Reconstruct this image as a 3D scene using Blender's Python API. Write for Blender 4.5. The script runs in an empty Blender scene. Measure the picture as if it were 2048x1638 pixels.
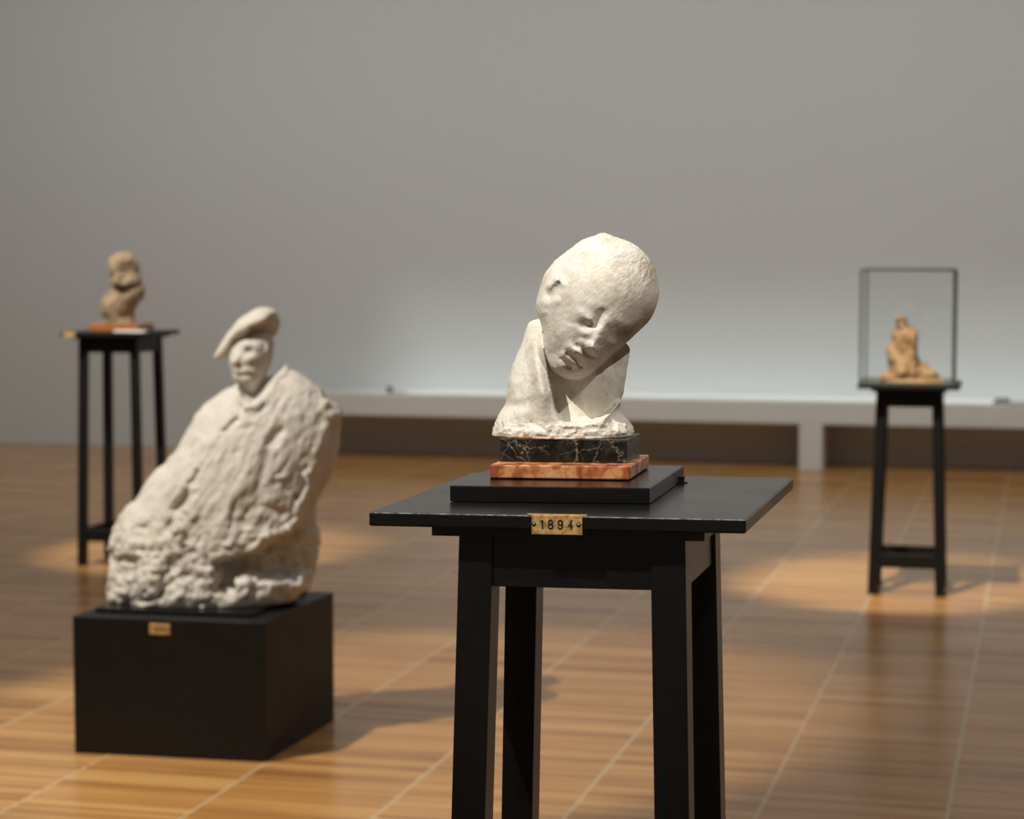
import bpy, bmesh, math
import numpy as np
from mathutils import Vector, Matrix

# ----------------------------------------------------------------- scene ----
scene = bpy.context.scene
COL = scene.collection
scene.view_settings.view_transform = 'Standard'
scene.view_settings.look = 'None'
scene.view_settings.gamma = 1.0
scene.view_settings.use_curve_mapping = False
scene.view_settings.exposure = 0.0

# room axes: X along the back wall, Y into the room, Z up, metres
YAW = math.radians(14.2927)
PITCH = math.radians(4.2892)
EYE = 1.41
FOC = 4200.0          # focal length in pixels of a 2048 wide frame
RIGHT = np.array([math.cos(YAW), math.sin(YAW), 0.0])
FWD = np.array([-math.sin(YAW), math.cos(YAW), 0.0])

# --------------------------------------------------------------- helpers ----
def link(o, parent=None):
    COL.objects.link(o)
    if parent is not None:
        o.parent = parent
    return o

def thing(name, label, cat, loc=(0, 0, 0), rz=0.0, group=None):
    o = bpy.data.objects.new(name, None)
    o.empty_display_size = 0.1
    o.location = loc
    o.rotation_euler = (0, 0, rz)
    o['label'] = label
    o['category'] = cat
    if group:
        o['group'] = group
    return link(o)

def obj(name, me, mat, parent=None, smooth=False, label=None):
    o = bpy.data.objects.new(name, me)
    if mat is not None:
        me.materials.append(mat)
    if smooth:
        me.polygons.foreach_set('use_smooth', [True] * len(me.polygons))
    if label:
        o['label'] = label
    return link(o, parent)

def bm_mesh(bm, name):
    bmesh.ops.recalc_face_normals(bm, faces=bm.faces)
    me = bpy.data.meshes.new(name)
    bm.to_mesh(me)
    bm.free()
    return me

def hexa(bm, bot, top, z0, z1):
    """closed prism from a bottom and a top quad (xy pairs, counter-clockwise)"""
    vb = [bm.verts.new((x, y, z0)) for x, y in bot]
    vt = [bm.verts.new((x, y, z1)) for x, y in top]
    n = len(vb)
    bm.faces.new(vb[::-1])
    bm.faces.new(vt)
    for i in range(n):
        j = (i + 1) % n
        bm.faces.new((vb[i], vb[j], vt[j], vt[i]))

def bevel(bm, w, seg=2):
    bmesh.ops.bevel(bm, geom=list(bm.edges), offset=w, segments=seg, affect='EDGES', profile=0.5)

def rect(x0, x1, y0, y1):
    return [(x0, y0), (x1, y0), (x1, y1), (x0, y1)]

def slab(name, quad, z0, z1, mat, parent=None, bev=0.0015, seg=2, label=None, quad_top=None):
    bm = bmesh.new()
    hexa(bm, quad, quad_top or quad, z0, z1)
    if bev:
        bevel(bm, bev, seg)
    return obj(name, bm_mesh(bm, name), mat, parent, label=label)

# --------------------------------------------------------------- nodes ------
class NT:
    def __init__(self, name):
        self.m = bpy.data.materials.new(name)
        self.m.use_nodes = True
        self.t = self.m.node_tree
        self.t.nodes.clear()
        self.out = self.n('ShaderNodeOutputMaterial')
        self.b = self.n('ShaderNodeBsdfPrincipled')
        self.l(self.b.outputs[0], self.out.inputs[0])
    def n(self, kind, **kw):
        nd = self.t.nodes.new(kind)
        for k, v in kw.items():
            setattr(nd, k, v)
        return nd
    def l(self, a, b):
        self.t.links.new(a, b)
    def coord(self, scale=(1, 1, 1), world=False, rot=(0, 0, 0)):
        mp = self.n('ShaderNodeMapping')
        mp.inputs['Scale'].default_value = scale
        mp.inputs['Rotation'].default_value = rot
        if world:
            g = self.n('ShaderNodeNewGeometry')
            self.l(g.outputs['Position'], mp.inputs[0])
        else:
            g = self.n('ShaderNodeTexCoord')
            self.l(g.outputs['Object'], mp.inputs[0])
        return mp.outputs[0]
    def noise(self, co, scale, detail=4, rough=0.55, dist=0.0):
        nd = self.n('ShaderNodeTexNoise')
        nd.inputs['Scale'].default_value = scale
        nd.inputs['Detail'].default_value = detail
        nd.inputs['Roughness'].default_value = rough
        nd.inputs['Distortion'].default_value = dist
        self.l(co, nd.inputs['Vector'])
        return nd.outputs[0]
    def ramp(self, fac, stops, interp='LINEAR'):
        nd = self.n('ShaderNodeValToRGB')
        cr = nd.color_ramp
        cr.interpolation = interp
        while len(cr.elements) < len(stops):
            cr.elements.new(0.5)
        for e, (p, c) in zip(cr.elements, stops):
            e.position = p
            e.color = (c, c, c, 1) if isinstance(c, (int, float)) else (*c, 1)
        self.l(fac, nd.inputs[0])
        return nd.outputs[0]
    def mix(self, fac, a, b, blend='MIX'):
        nd = self.n('ShaderNodeMix', data_type='RGBA', blend_type=blend)
        for k, v in ((0, fac), (6, a), (7, b)):
            s = nd.inputs[k]
            if isinstance(v, (int, float)):
                s.default_value = v
            elif isinstance(v, tuple):
                s.default_value = (*v, 1)
            else:
                self.l(v, s)
        return nd.outputs[2]
    def math(self, op, a, b=None, c=None):
        nd = self.n('ShaderNodeMath', operation=op)
        for k, v in enumerate((a, b, c)):
            if v is None:
                continue
            if isinstance(v, (int, float)):
                nd.inputs[k].default_value = v
            else:
                self.l(v, nd.inputs[k])
        return nd.outputs[0]
    def bump(self, h, strength, dist, prev=None):
        nd = self.n('ShaderNodeBump')
        nd.inputs['Strength'].default_value = strength
        nd.inputs['Distance'].default_value = dist
        self.l(h, nd.inputs['Height'])
        if prev is not None:
            self.l(prev, nd.inputs['Normal'])
        return nd.outputs[0]
    def set(self, **kw):
        for k, v in kw.items():
            s = self.b.inputs[k.replace('_', ' ')]
            if isinstance(v, (int, float)):
                s.default_value = v
            elif isinstance(v, tuple):
                s.default_value = (*v, 1)
            else:
                self.l(v, s)
        return self.m

def mat_lacquer(name, base=(0.0045, 0.0045, 0.0045), rough=0.24, spec=0.75, glint_wear=False):
    t = NT(name)
    co = t.coord((1, 1, 1))
    n1 = t.noise(co, 60, 5, 0.6)
    n2 = t.noise(co, 9, 3)
    r = t.math('MULTIPLY_ADD', n2, 0.16, rough - 0.08)
    c = t.mix(t.ramp(n1, [(0.35, 0.0), (0.75, 1.0)]), base, tuple(v * 1.7 for v in base))
    nb = t.bump(n1, 0.12, 0.0006)
    if glint_wear:
        # front edge glint painted in grey along with rubbed wear, a few chips on top
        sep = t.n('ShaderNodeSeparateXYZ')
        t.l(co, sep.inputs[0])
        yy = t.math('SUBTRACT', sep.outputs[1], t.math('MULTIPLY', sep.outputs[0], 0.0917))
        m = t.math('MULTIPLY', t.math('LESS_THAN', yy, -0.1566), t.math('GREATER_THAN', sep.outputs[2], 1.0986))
        glint_rub = t.noise(t.coord((1, 1, 1)), 90, 5, 0.75)
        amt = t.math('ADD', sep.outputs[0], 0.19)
        m = t.math('MULTIPLY', m, t.ramp(t.math('MULTIPLY_ADD', amt, 0.25, glint_rub), [(0.40, 0.0), (0.66, 0.9)]))
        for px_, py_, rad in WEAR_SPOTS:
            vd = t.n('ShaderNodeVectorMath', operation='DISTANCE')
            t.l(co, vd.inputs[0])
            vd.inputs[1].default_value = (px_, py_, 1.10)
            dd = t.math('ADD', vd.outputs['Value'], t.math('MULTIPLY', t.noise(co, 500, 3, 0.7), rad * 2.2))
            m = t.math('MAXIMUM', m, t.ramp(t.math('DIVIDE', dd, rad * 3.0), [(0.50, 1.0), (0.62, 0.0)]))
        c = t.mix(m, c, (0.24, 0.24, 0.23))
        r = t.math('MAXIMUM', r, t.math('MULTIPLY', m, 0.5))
    return t.set(Base_Color=c, Roughness=r, Normal=nb, Specular_IOR_Level=spec)

def mat_plaster(name, lo, hi, stain, s=1.0, streak=0.25, rim=None, patches=()):
    t = NT(name)
    co = t.coord((1, 1, 1))
    big = t.noise(co, 14 * s, 5, 0.6)
    mid = t.noise(co, 48 * s, 6, 0.65)
    fine = t.noise(co, 260 * s, 4, 0.7)
    st = t.noise(t.coord((1, 1, 0.35), rot=(0.2, 0.5, 0.3)), 210 * s, 3, 0.6, 0.6)
    c = t.mix(t.ramp(big, [(0.35, 0.0), (0.65, 1.0)]), lo, hi)
    c = t.mix(t.math('MULTIPLY', t.ramp(mid, [(0.48, 0.0), (0.78, 1.0)]), 0.7), c, stain)
    c = t.mix(t.math('MULTIPLY', t.ramp(fine, [(0.60, 0.0), (0.72, 1.0)]), 0.6), c, tuple(v * 0.42 for v in stain))
    for px_, pz_, rad, amt in patches:
        # brown patina rubbed into the cast
        vd = t.n('ShaderNodeVectorMath', operation='DISTANCE')
        fl = t.n('ShaderNodeVectorMath', operation='MULTIPLY')
        t.l(co, fl.inputs[0])
        fl.inputs[1].default_value = (1, 0.35, 1)
        t.l(fl.outputs[0], vd.inputs[0])
        vd.inputs[1].default_value = (px_, -0.012, pz_)
        dd = t.math('ADD', vd.outputs['Value'], t.math('MULTIPLY_ADD', mid, rad * 1.6, -rad * 0.8))
        m = t.math('MULTIPLY', t.ramp(t.math('DIVIDE', dd, rad * 2), [(0.15, 1.0), (0.6, 0.0)]), amt)
        c = t.mix(m, c, (0.33, 0.21, 0.11))
    if rim is not None:
        # bare ochre edge along the broken foot of the cast
        sep = t.n('ShaderNodeSeparateXYZ')
        t.l(co, sep.inputs[0])
        h = t.math('MULTIPLY_ADD', t.noise(co, 75, 4, 0.6), rim[0] * 4.0, -rim[0] * 1.7)
        zz = t.math('ADD', sep.outputs[2], h)
        m = t.ramp(t.math('DIVIDE', zz, rim[0]), [(0.35, 1.0), (0.75, 0.0)])
        c = t.mix(m, c, rim[1])
    b1 = t.bump(st, streak, 0.0014 / s)
    b2 = t.bump(mid, 0.16, 0.003 / s, b1)
    b3 = t.bump(fine, 0.15, 0.001 / s, b2)
    return t.set(Base_Color=c, Roughness=0.62, Normal=b3, Specular_IOR_Level=0.35)

def _bp(px, py, rad, amt):
    k = 2.752 / 4200
    return ((px - 1127) * k, (872 - py) * k, rad * k, amt)
BUST_PATINA = (_bp(1246, 658, 22, 0.75), (_bp(1216, 684, 14, 0.45)), _bp(1240, 716, 20, 0.7), _bp(1104, 580, 12, 0.5),
               _bp(1296, 540, 26, 0.4), _bp(1200, 800, 26, 0.3), _bp(1292, 620, 20, 0.45))
M = {}
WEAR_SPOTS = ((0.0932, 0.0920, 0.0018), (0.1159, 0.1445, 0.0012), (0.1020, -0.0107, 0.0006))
M['lacquer'] = mat_lacquer('black_lacquered_wood')
M['worn_glint'] = mat_lacquer('black_lacquered_tabletop_with_painted_glint_and_wear', glint_wear=True)
M['plinth'] = mat_lacquer('black_painted_board', (0.0050, 0.0046, 0.0044), 0.5, 0.3)
M['bust'] = mat_plaster('aged_white_plaster', (0.76, 0.715, 0.625), (0.85, 0.81, 0.725), (0.50, 0.37, 0.21),
                        rim=(0.0055, (0.50, 0.22, 0.07)), patches=BUST_PATINA)
M['figure'] = mat_plaster('rough_cream_plaster', (0.56, 0.525, 0.465), (0.64, 0.605, 0.55), (0.47, 0.39, 0.27), 0.35, 0.3)
M['wax'] = mat_plaster('mottled_brown_plaster', (0.23, 0.155, 0.10), (0.38, 0.29, 0.18), (0.08, 0.045, 0.025), 0.6, 0.3)
M['terracotta'] = mat_plaster('ochre_terracotta', (0.34, 0.19, 0.085), (0.44, 0.28, 0.14), (0.15, 0.07, 0.025), 0.6, 0.3)

def mat_black_marble():
    t = NT('black_marble_with_cream_veins')
    co = t.coord((1, 1, 1))
    warp = t.n('ShaderNodeTexNoise')
    warp.inputs['Scale'].default_value = 26
    warp.inputs['Detail'].default_value = 8
    warp.inputs['Roughness'].default_value = 0.6
    t.l(co, warp.inputs['Vector'])
    va = t.n('ShaderNodeVectorMath', operation='MULTIPLY_ADD')
    t.l(warp.outputs['Color'], va.inputs[0])
    va.inputs[1].default_value = (0.05, 0.05, 0.05)
    t.l(co, va.inputs[2])
    vor = t.n('ShaderNodeTexVoronoi', feature='DISTANCE_TO_EDGE')
    vor.inputs['Scale'].default_value = 34
    t.l(va.outputs[0], vor.inputs['Vector'])
    v2 = t.n('ShaderNodeTexVoronoi', feature='DISTANCE_TO_EDGE')
    v2.inputs['Scale'].default_value = 80
    t.l(va.outputs[0], v2.inputs['Vector'])
    gate = t.ramp(t.noise(co, 24, 4), [(0.44, 0.0), (0.60, 1.0)])
    a = t.math('MULTIPLY', t.ramp(vor.outputs['Distance'], [(0.0, 0.75), (0.018, 0.0)]), gate)
    b = t.math('MULTIPLY', t.ramp(v2.outputs['Distance'], [(0.0, 0.6), (0.022, 0.0)]),
               t.ramp(t.noise(co, 33, 3), [(0.55, 0.0), (0.66, 1.0)]))
    vein = t.math('MAXIMUM', a, b)
    base = t.mix(t.ramp(t.noise(co, 60, 6, 0.7), [(0.45, 0.0), (0.8, 1.0)]), (0.007, 0.007, 0.0065), (0.05, 0.048, 0.038))
    c = t.mix(vein, base, (0.42, 0.36, 0.26))
    return t.set(Base_Color=c, Roughness=0.3)

def mat_red_marble():
    t = NT('orange_red_marble')
    co = t.coord((1, 1, 1))
    warp = t.n('ShaderNodeTexNoise')
    warp.inputs['Scale'].default_value = 30
    t.l(co, warp.inputs['Vector'])
    va = t.n('ShaderNodeVectorMath', operation='MULTIPLY_ADD')
    t.l(warp.outputs['Color'], va.inputs[0])
    va.inputs[1].default_value = (0.03, 0.03, 0.03)
    t.l(co, va.inputs[2])
    ve = t.n('ShaderNodeTexVoronoi', feature='DISTANCE_TO_EDGE')
    ve.inputs['Scale'].default_value = 42
    t.l(va.outputs[0], ve.inputs['Vector'])
    n0 = t.noise(va.outputs[0], 46, 2, 0.4)
    c = t.ramp(n0, [(0.40, (0.30, 0.075, 0.03)), (0.47, (0.46, 0.15, 0.055)), (0.53, (0.66, 0.31, 0.125)), (0.70, (0.72, 0.38, 0.17))])
    c = t.mix(t.ramp(t.noise(co, 120, 5, 0.65), [(0.5, 0.0), (0.72, 0.75)]), c, (0.40, 0.15, 0.065))
    c = t.mix(t.ramp(ve.outputs['Distance'], [(0.0, 0.45), (0.03, 0.0)]), c, (0.30, 0.11, 0.06))
    return t.set(Base_Color=c, Roughness=0.28)

def mat_brass(name, dull=1.0):
    t = NT(name)
    co = t.coord((1, 1, 1))
    n1 = t.noise(co, 130, 5, 0.65)
    n2 = t.noise(co, 420, 3)
    c = t.mix(t.ramp(n1, [(0.42, 0.0), (0.66, 1.0)]), (0.78 * dull, 0.50 * dull, 0.19 * dull), (0.34, 0.17, 0.05))
    r = t.math('MULTIPLY_ADD', n1, 0.3, 0.28)
    return t.set(Base_Color=c, Metallic=0.25, Roughness=r, Normal=t.bump(n2, 0.15, 0.0004))

M['black_marble'] = mat_black_marble()
M['red_marble'] = mat_red_marble()
M['brass'] = mat_brass('tarnished_brass')

def simple(name, col, rough=0.5, metal=0.0, nscale=30, var=0.12):
    t = NT(name)
    n1 = t.noise(t.coord(), nscale, 4)
    c = t.mix(n1, tuple(v * (1 - var) for v in col), tuple(min(1, v * (1 + var)) for v in col))
    return t.set(Base_Color=c, Roughness=rough, Metallic=metal)

M['ink'] = simple('black_enamel', (0.02, 0.015, 0.012), 0.5)
M['steel'] = simple('steel_screw', (0.35, 0.33, 0.30), 0.35, 0.9)
M['wall'] = None
M['wood_base'] = simple('orange_brown_polished_base', (0.36, 0.13, 0.04), 0.3, 0, 40, 0.25)
M['card'] = simple('white_card', (0.80, 0.80, 0.84), 0.35, 0, 20, 0.03)
M['grey_plastic'] = simple('grey_plastic', (0.16, 0.165, 0.17), 0.5)
M['pale_grey'] = simple('pale_grey_card', (0.40, 0.39, 0.38), 0.5)
M['bench'] = simple('off_white_painted_panel', (0.74, 0.73, 0.685), 0.55, 0, 3, 0.03)
M['lead'] = simple('dark_green_glass_edge', (0.055, 0.068, 0.06), 0.2, 0, 15, 0.2)

def mat_wall(name, a, b):
    t = NT(name)
    co = t.coord(world=True)
    c = t.mix(t.noise(co, 0.7, 4), a, b)
    return t.set(Base_Color=c, Roughness=0.85, Normal=t.bump(t.noise(co, 90, 3), 0.05, 0.002))
M['wall'] = mat_wall('matt_grey_wall_paint', (0.645, 0.655, 0.645), (0.675, 0.685, 0.675))
M['ceiling'] = mat_wall('matt_white_ceiling', (0.72, 0.72, 0.70), (0.76, 0.76, 0.74))

def mat_glass():
    t = NT('clear_thin_glass')
    t.t.nodes.remove(t.b)
    tr = t.n('ShaderNodeBsdfTransparent')
    tr.inputs[0].default_value = (0.975, 0.985, 0.98, 1)
    gl = t.n('ShaderNodeBsdfGlossy')
    gl.inputs['Roughness'].default_value = 0.02
    lw = t.n('ShaderNodeLayerWeight')
    lw.inputs[0].default_value = 0.5
    fr = t.math('MULTIPLY_ADD', t.math('POWER', lw.outputs['Facing'], 4.0), 0.5, 0.03)
    mx = t.n('ShaderNodeMixShader')
    t.l(fr, mx.inputs[0])
    t.l(tr.outputs[0], mx.inputs[1])
    t.l(gl.outputs[0], mx.inputs[2])
    t.l(mx.outputs[0], t.out.inputs[0])
    return t.m
M['glass'] = mat_glass()

def mat_floor():
    t = NT('warm_end_strip_parquet')
    g = t.n('ShaderNodeNewGeometry')
    sep = t.n('ShaderNodeSeparateXYZ')
    t.l(g.outputs['Position'], sep.inputs[0])
    X, Y = sep.outputs[0], sep.outputs[1]
    PX = 0.4633
    u = t.math('DIVIDE', t.math('ADD', X, 0.683 + PX * 40), PX)
    col = t.math('FLOOR', u)
    fu = t.math('FRACT', u)
    edge = t.math('MINIMUM', fu, t.math('SUBTRACT', 1.0, fu))
    line = t.ramp(edge, [(0.0085, 1.0), (0.0125, 0.0)])
    # strips across each bay, every strip its own tone
    SW = 0.0245
    joint = t.math('MULTIPLY', t.math('FLOOR', t.math('MULTIPLY', col, 0.5)), 0.37)
    v = t.math('ADD', t.math('DIVIDE', t.math('ADD', Y, 20.0), SW), joint)
    row = t.math('FLOOR', v)
    fv = t.math('FRACT', v)
    cb = t.n('ShaderNodeCombineXYZ')
    t.l(t.math('MULTIPLY', col, 1.0), cb.inputs[0])
    t.l(row, cb.inputs[1])
    wn = t.n('ShaderNodeTexWhiteNoise', noise_dimensions='2D')
    t.l(cb.outputs[0], wn.inputs[0])
    cb2 = t.n('ShaderNodeCombineXYZ')
    t.l(t.math('FLOOR', t.math('DIVIDE', row, 4.0)), cb2.inputs[1])
    t.l(t.math('FLOOR', t.math('DIVIDE', col, 3.0)), cb2.inputs[0])
    wn2 = t.n('ShaderNodeTexWhiteNoise', noise_dimensions='2D')
    t.l(cb2.outputs[0], wn2.inputs[0])
    gr = t.noise(t.coord((2.2, 40, 1), world=True), 2.0, 5, 0.6)
    gb = t.noise(t.coord((1.3, 7.0, 1), world=True), 1.3, 3, 0.6)
    f = t.math('MULTIPLY_ADD', wn.outputs[0], 0.44, t.math('MULTIPLY', wn2.outputs[0], 0.18))
    f = t.math('ADD', f, t.math('MULTIPLY', gr, 0.30))
    f = t.math('ADD', f, t.math('MULTIPLY_ADD', gb, 0.5, -0.25))
    c = t.ramp(f, [(0.16, (0.26, 0.114, 0.034)), (0.36, (0.45, 0.218, 0.066)), (0.55, (0.57, 0.298, 0.096)), (0.82, (0.68, 0.40, 0.15))])
    gap = t.math('MULTIPLY', t.ramp(fv, [(0.05, 1.0), (0.16, 0.0)]), t.math('MULTIPLY', wn.outputs[0], 0.9))
    c = t.mix(gap, c, (0.20, 0.09, 0.035))
    c = t.mix(t.math('MULTIPLY', line, 0.80), c, (0.60, 0.46, 0.28))
    r = t.math('MULTIPLY_ADD', t.noise(t.coord((1, 1, 1), world=True), 5, 4), 0.12, 0.19)
    nb = t.bump(fv, 0.02, 0.001)
    return t.set(Base_Color=c, Roughness=r, Normal=nb, Specular_IOR_Level=0.45)
M['floor'] = mat_floor()

def at_depth(px, py, zf):
    """point seen at a pixel of the photograph, on the upright plane zf metres ahead"""
    d = RIGHT * (px - 1024) / FOC + FWD * (math.cos(PITCH) - (py - 819) / FOC * math.sin(PITCH)) * 1.0
    up = -math.sin(PITCH) - (py - 819) / FOC * math.cos(PITCH)
    k = zf / (d @ FWD)
    p = d * k
    return (p[0], p[1], EYE + up * k)
def scales(px, py0, py1, zf):
    """metres per pixel across and up on that plane"""
    a, b = at_depth(px, py0, zf), at_depth(px, py1, zf)
    c = at_depth(px + 100, (py0 + py1) / 2, zf)
    d = at_depth(px, (py0 + py1) / 2, zf)
    return math.dist(c[:2], d[:2]) / 100, (a[2] - b[2]) / (py1 - py0)

# ----------------------------------------------------- sculpting toolkit ----
def catmull(pts, n=6):
    P = np.array(pts, float)
    out = []
    N = len(P)
    for i in range(N):
        p0, p1, p2, p3 = P[i - 1], P[i], P[(i + 1) % N], P[(i + 2) % N]
        for k in range(n):
            s = k / n
            out.append(0.5 * ((2 * p1) + (-p0 + p2) * s + (2 * p0 - 5 * p1 + 4 * p2 - p3) * s * s + (-p0 + 3 * p1 - 3 * p2 + p3) * s ** 3))
    return np.array(out)

def poly_sd(X, W, P):
    """signed distance to a closed outline (negative inside)"""
    d2 = np.full(X.shape, 1e12)
    ins = np.zeros(X.shape, bool)
    N = len(P)
    for i in range(N):
        ax, ay = P[i]
        bx, by = P[(i + 1) % N]
        ex, ey = bx - ax, by - ay
        L = ex * ex + ey * ey + 1e-9
        t = np.clip(((X - ax) * ex + (W - ay) * ey) / L, 0, 1)
        dx, dy = X - ax - t * ex, W - ay - t * ey
        d2 = np.minimum(d2, dx * dx + dy * dy)
        if ay != by:
            c = ((ay > W) != (by > W)) & (X < (bx - ax) * (W - ay) / (by - ay) + ax)
            ins ^= c
    d = np.sqrt(d2)
    return np.where(ins, -d, d)

def blur(A, s):
    if s <= 0:
        return A
    r = max(1, int(3 * s))
    k = np.exp(-0.5 * (np.arange(-r, r + 1) / s) ** 2)
    k /= k.sum()
    B = np.pad(A, r, mode='edge')
    B = np.apply_along_axis(lambda m: np.convolve(m, k, 'valid'), 0, B)
    return np.apply_along_axis(lambda m: np.convolve(m, k, 'valid'), 1, B)

class Sculpt:
    """volume modelled on a voxel grid; x right, w down, v away, in design units"""
    def __init__(self, x0, x1, w0, w1, v0, v1, h):
        self.h = h
        self.xs = np.arange(x0, x1, h)
        self.ws = np.arange(w0, w1, h)
        self.vs = np.arange(v0, v1, h).astype(np.float32)
        self.X, self.W = np.meshgrid(self.xs, self.ws, indexing='ij')
        self.D = None
    def mask(self, pts, soft, smooth=4):
        P = catmull(pts, smooth) if smooth > 1 else np.array(pts, float)
        return blur((poly_sd(self.X, self.W, P) < 0).astype(float), soft / self.h)
    def inflate(self, pts, tmax, smooth=5, iters=500):
        """rounded half thickness over an outline: solve lap(phi) = -1, T = sqrt(phi)"""
        P = catmull(pts, smooth)
        extra = max(0.0, P[:, 1].max() + 3 * self.h - self.ws[-1])
        ws = np.concatenate([self.ws, self.ws[-1] + self.h * np.arange(1, int(extra / self.h) + 1)])
        XX, WW = np.meshgrid(self.xs, ws, indexing='ij')
        d = poly_sd(XX, WW, P)
        ins = d < 0
        phi = np.where(ins, -d, 0.0)
        ii, jj = np.indices(ins.shape)
        red = ((ii + jj) % 2 == 0) & ins
        blk = ((ii + jj) % 2 == 1) & ins
        c = 4.0 * self.h ** 2
        for _ in range(iters):
            for m in (red, blk):
                s = np.zeros_like(phi)
                s[1:-1, 1:-1] = phi[2:, 1:-1] + phi[:-2, 1:-1] + phi[1:-1, 2:] + phi[1:-1, :-2]
                new = 0.25 * (s + c)
                phi = np.where(m, phi + 1.9 * (new - phi), phi)
        mx = phi.max()
        g = 2.0 * tmax * tmax / (-d.min())
        return np.where(ins, phi / mx * tmax ** 2, -g * d)[:, :len(self.ws)]
    def field(self, phi, front=1.0, back=1.0, vc=0.0):
        """closed body from the inflated outline; front and back scale its depth"""
        V = self.vs[None, None, :]
        vc = np.asarray(vc, np.float32)
        fr = np.asarray(front, np.float32)
        if vc.ndim == 2: vc = vc[:, :, None]
        if fr.ndim == 2: fr = fr[:, :, None]
        d = V - vc
        sc = np.where(d < 0, fr, np.float32(back))
        q = (d / sc).astype(np.float32)
        F = q * q - phi.astype(np.float32)[:, :, None]
        g0, g1 = np.gradient(phi, self.h)
        G = np.sqrt((g0 ** 2 + g1 ** 2).astype(np.float32)[:, :, None] + (2 * q / sc) ** 2) + 2.0
        return (F / G).astype(np.float32)
    def press(self, D, disp, vsoft=10.0, vmid=0.0):
        """push the front of a body out (+) or in (-) by a relief map"""
        w = 1.0 / (1.0 + np.exp(np.clip((self.vs - vmid) / vsoft, -30, 30)))
        return D - disp.astype(np.float32)[:, :, None] * w[None, None, :].astype(np.float32)
    @staticmethod
    def union(a, b, k):
        h = np.clip(0.5 + 0.5 * (b - a) / k, 0, 1)
        return b * (1 - h) + a * h - k * h * (1 - h)
    def gauss(self, x, w, sx, sw, ang, amp):
        c, s = math.cos(math.radians(ang)), math.sin(math.radians(ang))
        dx, dw = self.X - x, self.W - w
        a = (dx * c + dw * s) / sx
        b = (-dx * s + dw * c) / sw
        return amp * np.exp(-0.5 * (a * a + b * b))
    def ridge(self, x1, w1, x2, w2, s1, s2, a1, a2):
        ex, ew = x2 - x1, w2 - w1
        L2 = ex * ex + ew * ew
        t = np.clip(((self.X - x1) * ex + (self.W - w1) * ew) / L2, 0, 1)
        d2 = (self.X - x1 - t * ex) ** 2 + (self.W - w1 - t * ew) ** 2
        s = s1 + (s2 - s1) * t
        return (a1 + (a2 - a1) * t) * np.exp(-0.5 * d2 / (s * s))
    def relief(self, items, warp=0.0, wsize=12.0):
        R = np.zeros(self.X.shape)
        X, W = self.X, self.W
        if warp:
            P = np.stack([X.ravel(), W.ravel(), np.zeros(X.size)], 1)
            self.X = X + warp * fbm(P, wsize, 3, 3.1).reshape(X.shape)
            self.W = W + warp * fbm(P, wsize, 3, 17.7).reshape(X.shape)
        for it in items:
            R += self.ridge(*it) if len(it) == 8 else self.gauss(*it)
        self.X, self.W = X, W
        return R
    def mesh(self, D, name, x0, w0, sc, noise=(), scz=None):
        """surface nets, then fine relief along the normals"""
        h = self.h
        S = D < 0
        nx, ny, nz = D.shape
        cnt = np.zeros((nx - 1, ny - 1, nz - 1), np.int8)
        for a in (0, 1):
            for b in (0, 1):
                for c in (0, 1):
                    cnt += S[a:nx - 1 + a, b:ny - 1 + b, c:nz - 1 + c]
        act = (cnt > 0) & (cnt < 8)
        I, J, K = np.nonzero(act)
        idx = np.full(act.shape, -1, np.int64)
        idx[I, J, K] = np.arange(len(I))
        acc = np.zeros((len(I), 3))
        num = np.zeros(len(I))
        cs = [(a, b, c) for a in (0, 1) for b in (0, 1) for c in (0, 1)]
        for a in cs:
            for ax in range(3):
                if a[ax]:
                    continue
                b = list(a); b[ax] = 1
                d0 = D[I + a[0], J + a[1], K + a[2]]
                d1 = D[I + b[0], J + b[1], K + b[2]]
                m = (d0 < 0) != (d1 < 0)
                t = np.where(m, d0 / np.where(m, d0 - d1, 1), 0)
                p = np.array(a, float)[None, :].repeat(len(I), 0)
                p[:, ax] += t
                acc += p * m[:, None]
                num += m
        P = acc / num[:, None] + np.stack([I, J, K], 1)
        P = np.stack([self.xs[0] + P[:, 0] * h, self.ws[0] + P[:, 1] * h, self.vs[0] + P[:, 2] * h], 1)
        quads = []
        for ax in range(3):
            o1, o2 = [(1, 2), (2, 0), (0, 1)][ax]
            sl0 = [slice(None)] * 3; sl1 = [slice(None)] * 3
            sl0[ax] = slice(0, -1); sl1[ax] = slice(1, None)
            A, B = S[tuple(sl0)], S[tuple(sl1)]
            ch = A != B
            E = np.array(np.nonzero(ch)).T
            E = E[(E[:, o1] > 0) & (E[:, o2] > 0) & (E[:, o1] < D.shape[o1] - 1) & (E[:, o2] < D.shape[o2] - 1)]
            ins = A[E[:, 0], E[:, 1], E[:, 2]]
            def cell(a, b):
                C = E.copy(); C[:, o1] -= a; C[:, o2] -= b
                return idx[C[:, 0], C[:, 1], C[:, 2]]
            q = np.stack([cell(1, 1), cell(0, 1), cell(0, 0), cell(1, 0)], 1)
            q[~ins] = q[~ins][:, ::-1]
            quads.append(q)
        Q = np.concatenate(quads)
        Q = Q[(Q >= 0).all(1)]
        V = np.stack([(P[:, 0] - x0) * sc, P[:, 2] * sc, (w0 - P[:, 1]) * (scz or sc)], 1)
        me = bpy.data.meshes.new(name)
        def fill(V):
            me.vertices.foreach_set('co', V.astype(np.float32).ravel())
        me.vertices.add(len(V)); fill(V)
        me.loops.add(4 * len(Q)); me.polygons.add(len(Q))
        me.loops.foreach_set('vertex_index', Q.astype(np.int32).ravel())
        me.polygons.foreach_set('loop_start', np.arange(0, 4 * len(Q), 4, dtype=np.int32))
        me.update(calc_edges=True)
        me.validate()
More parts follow.
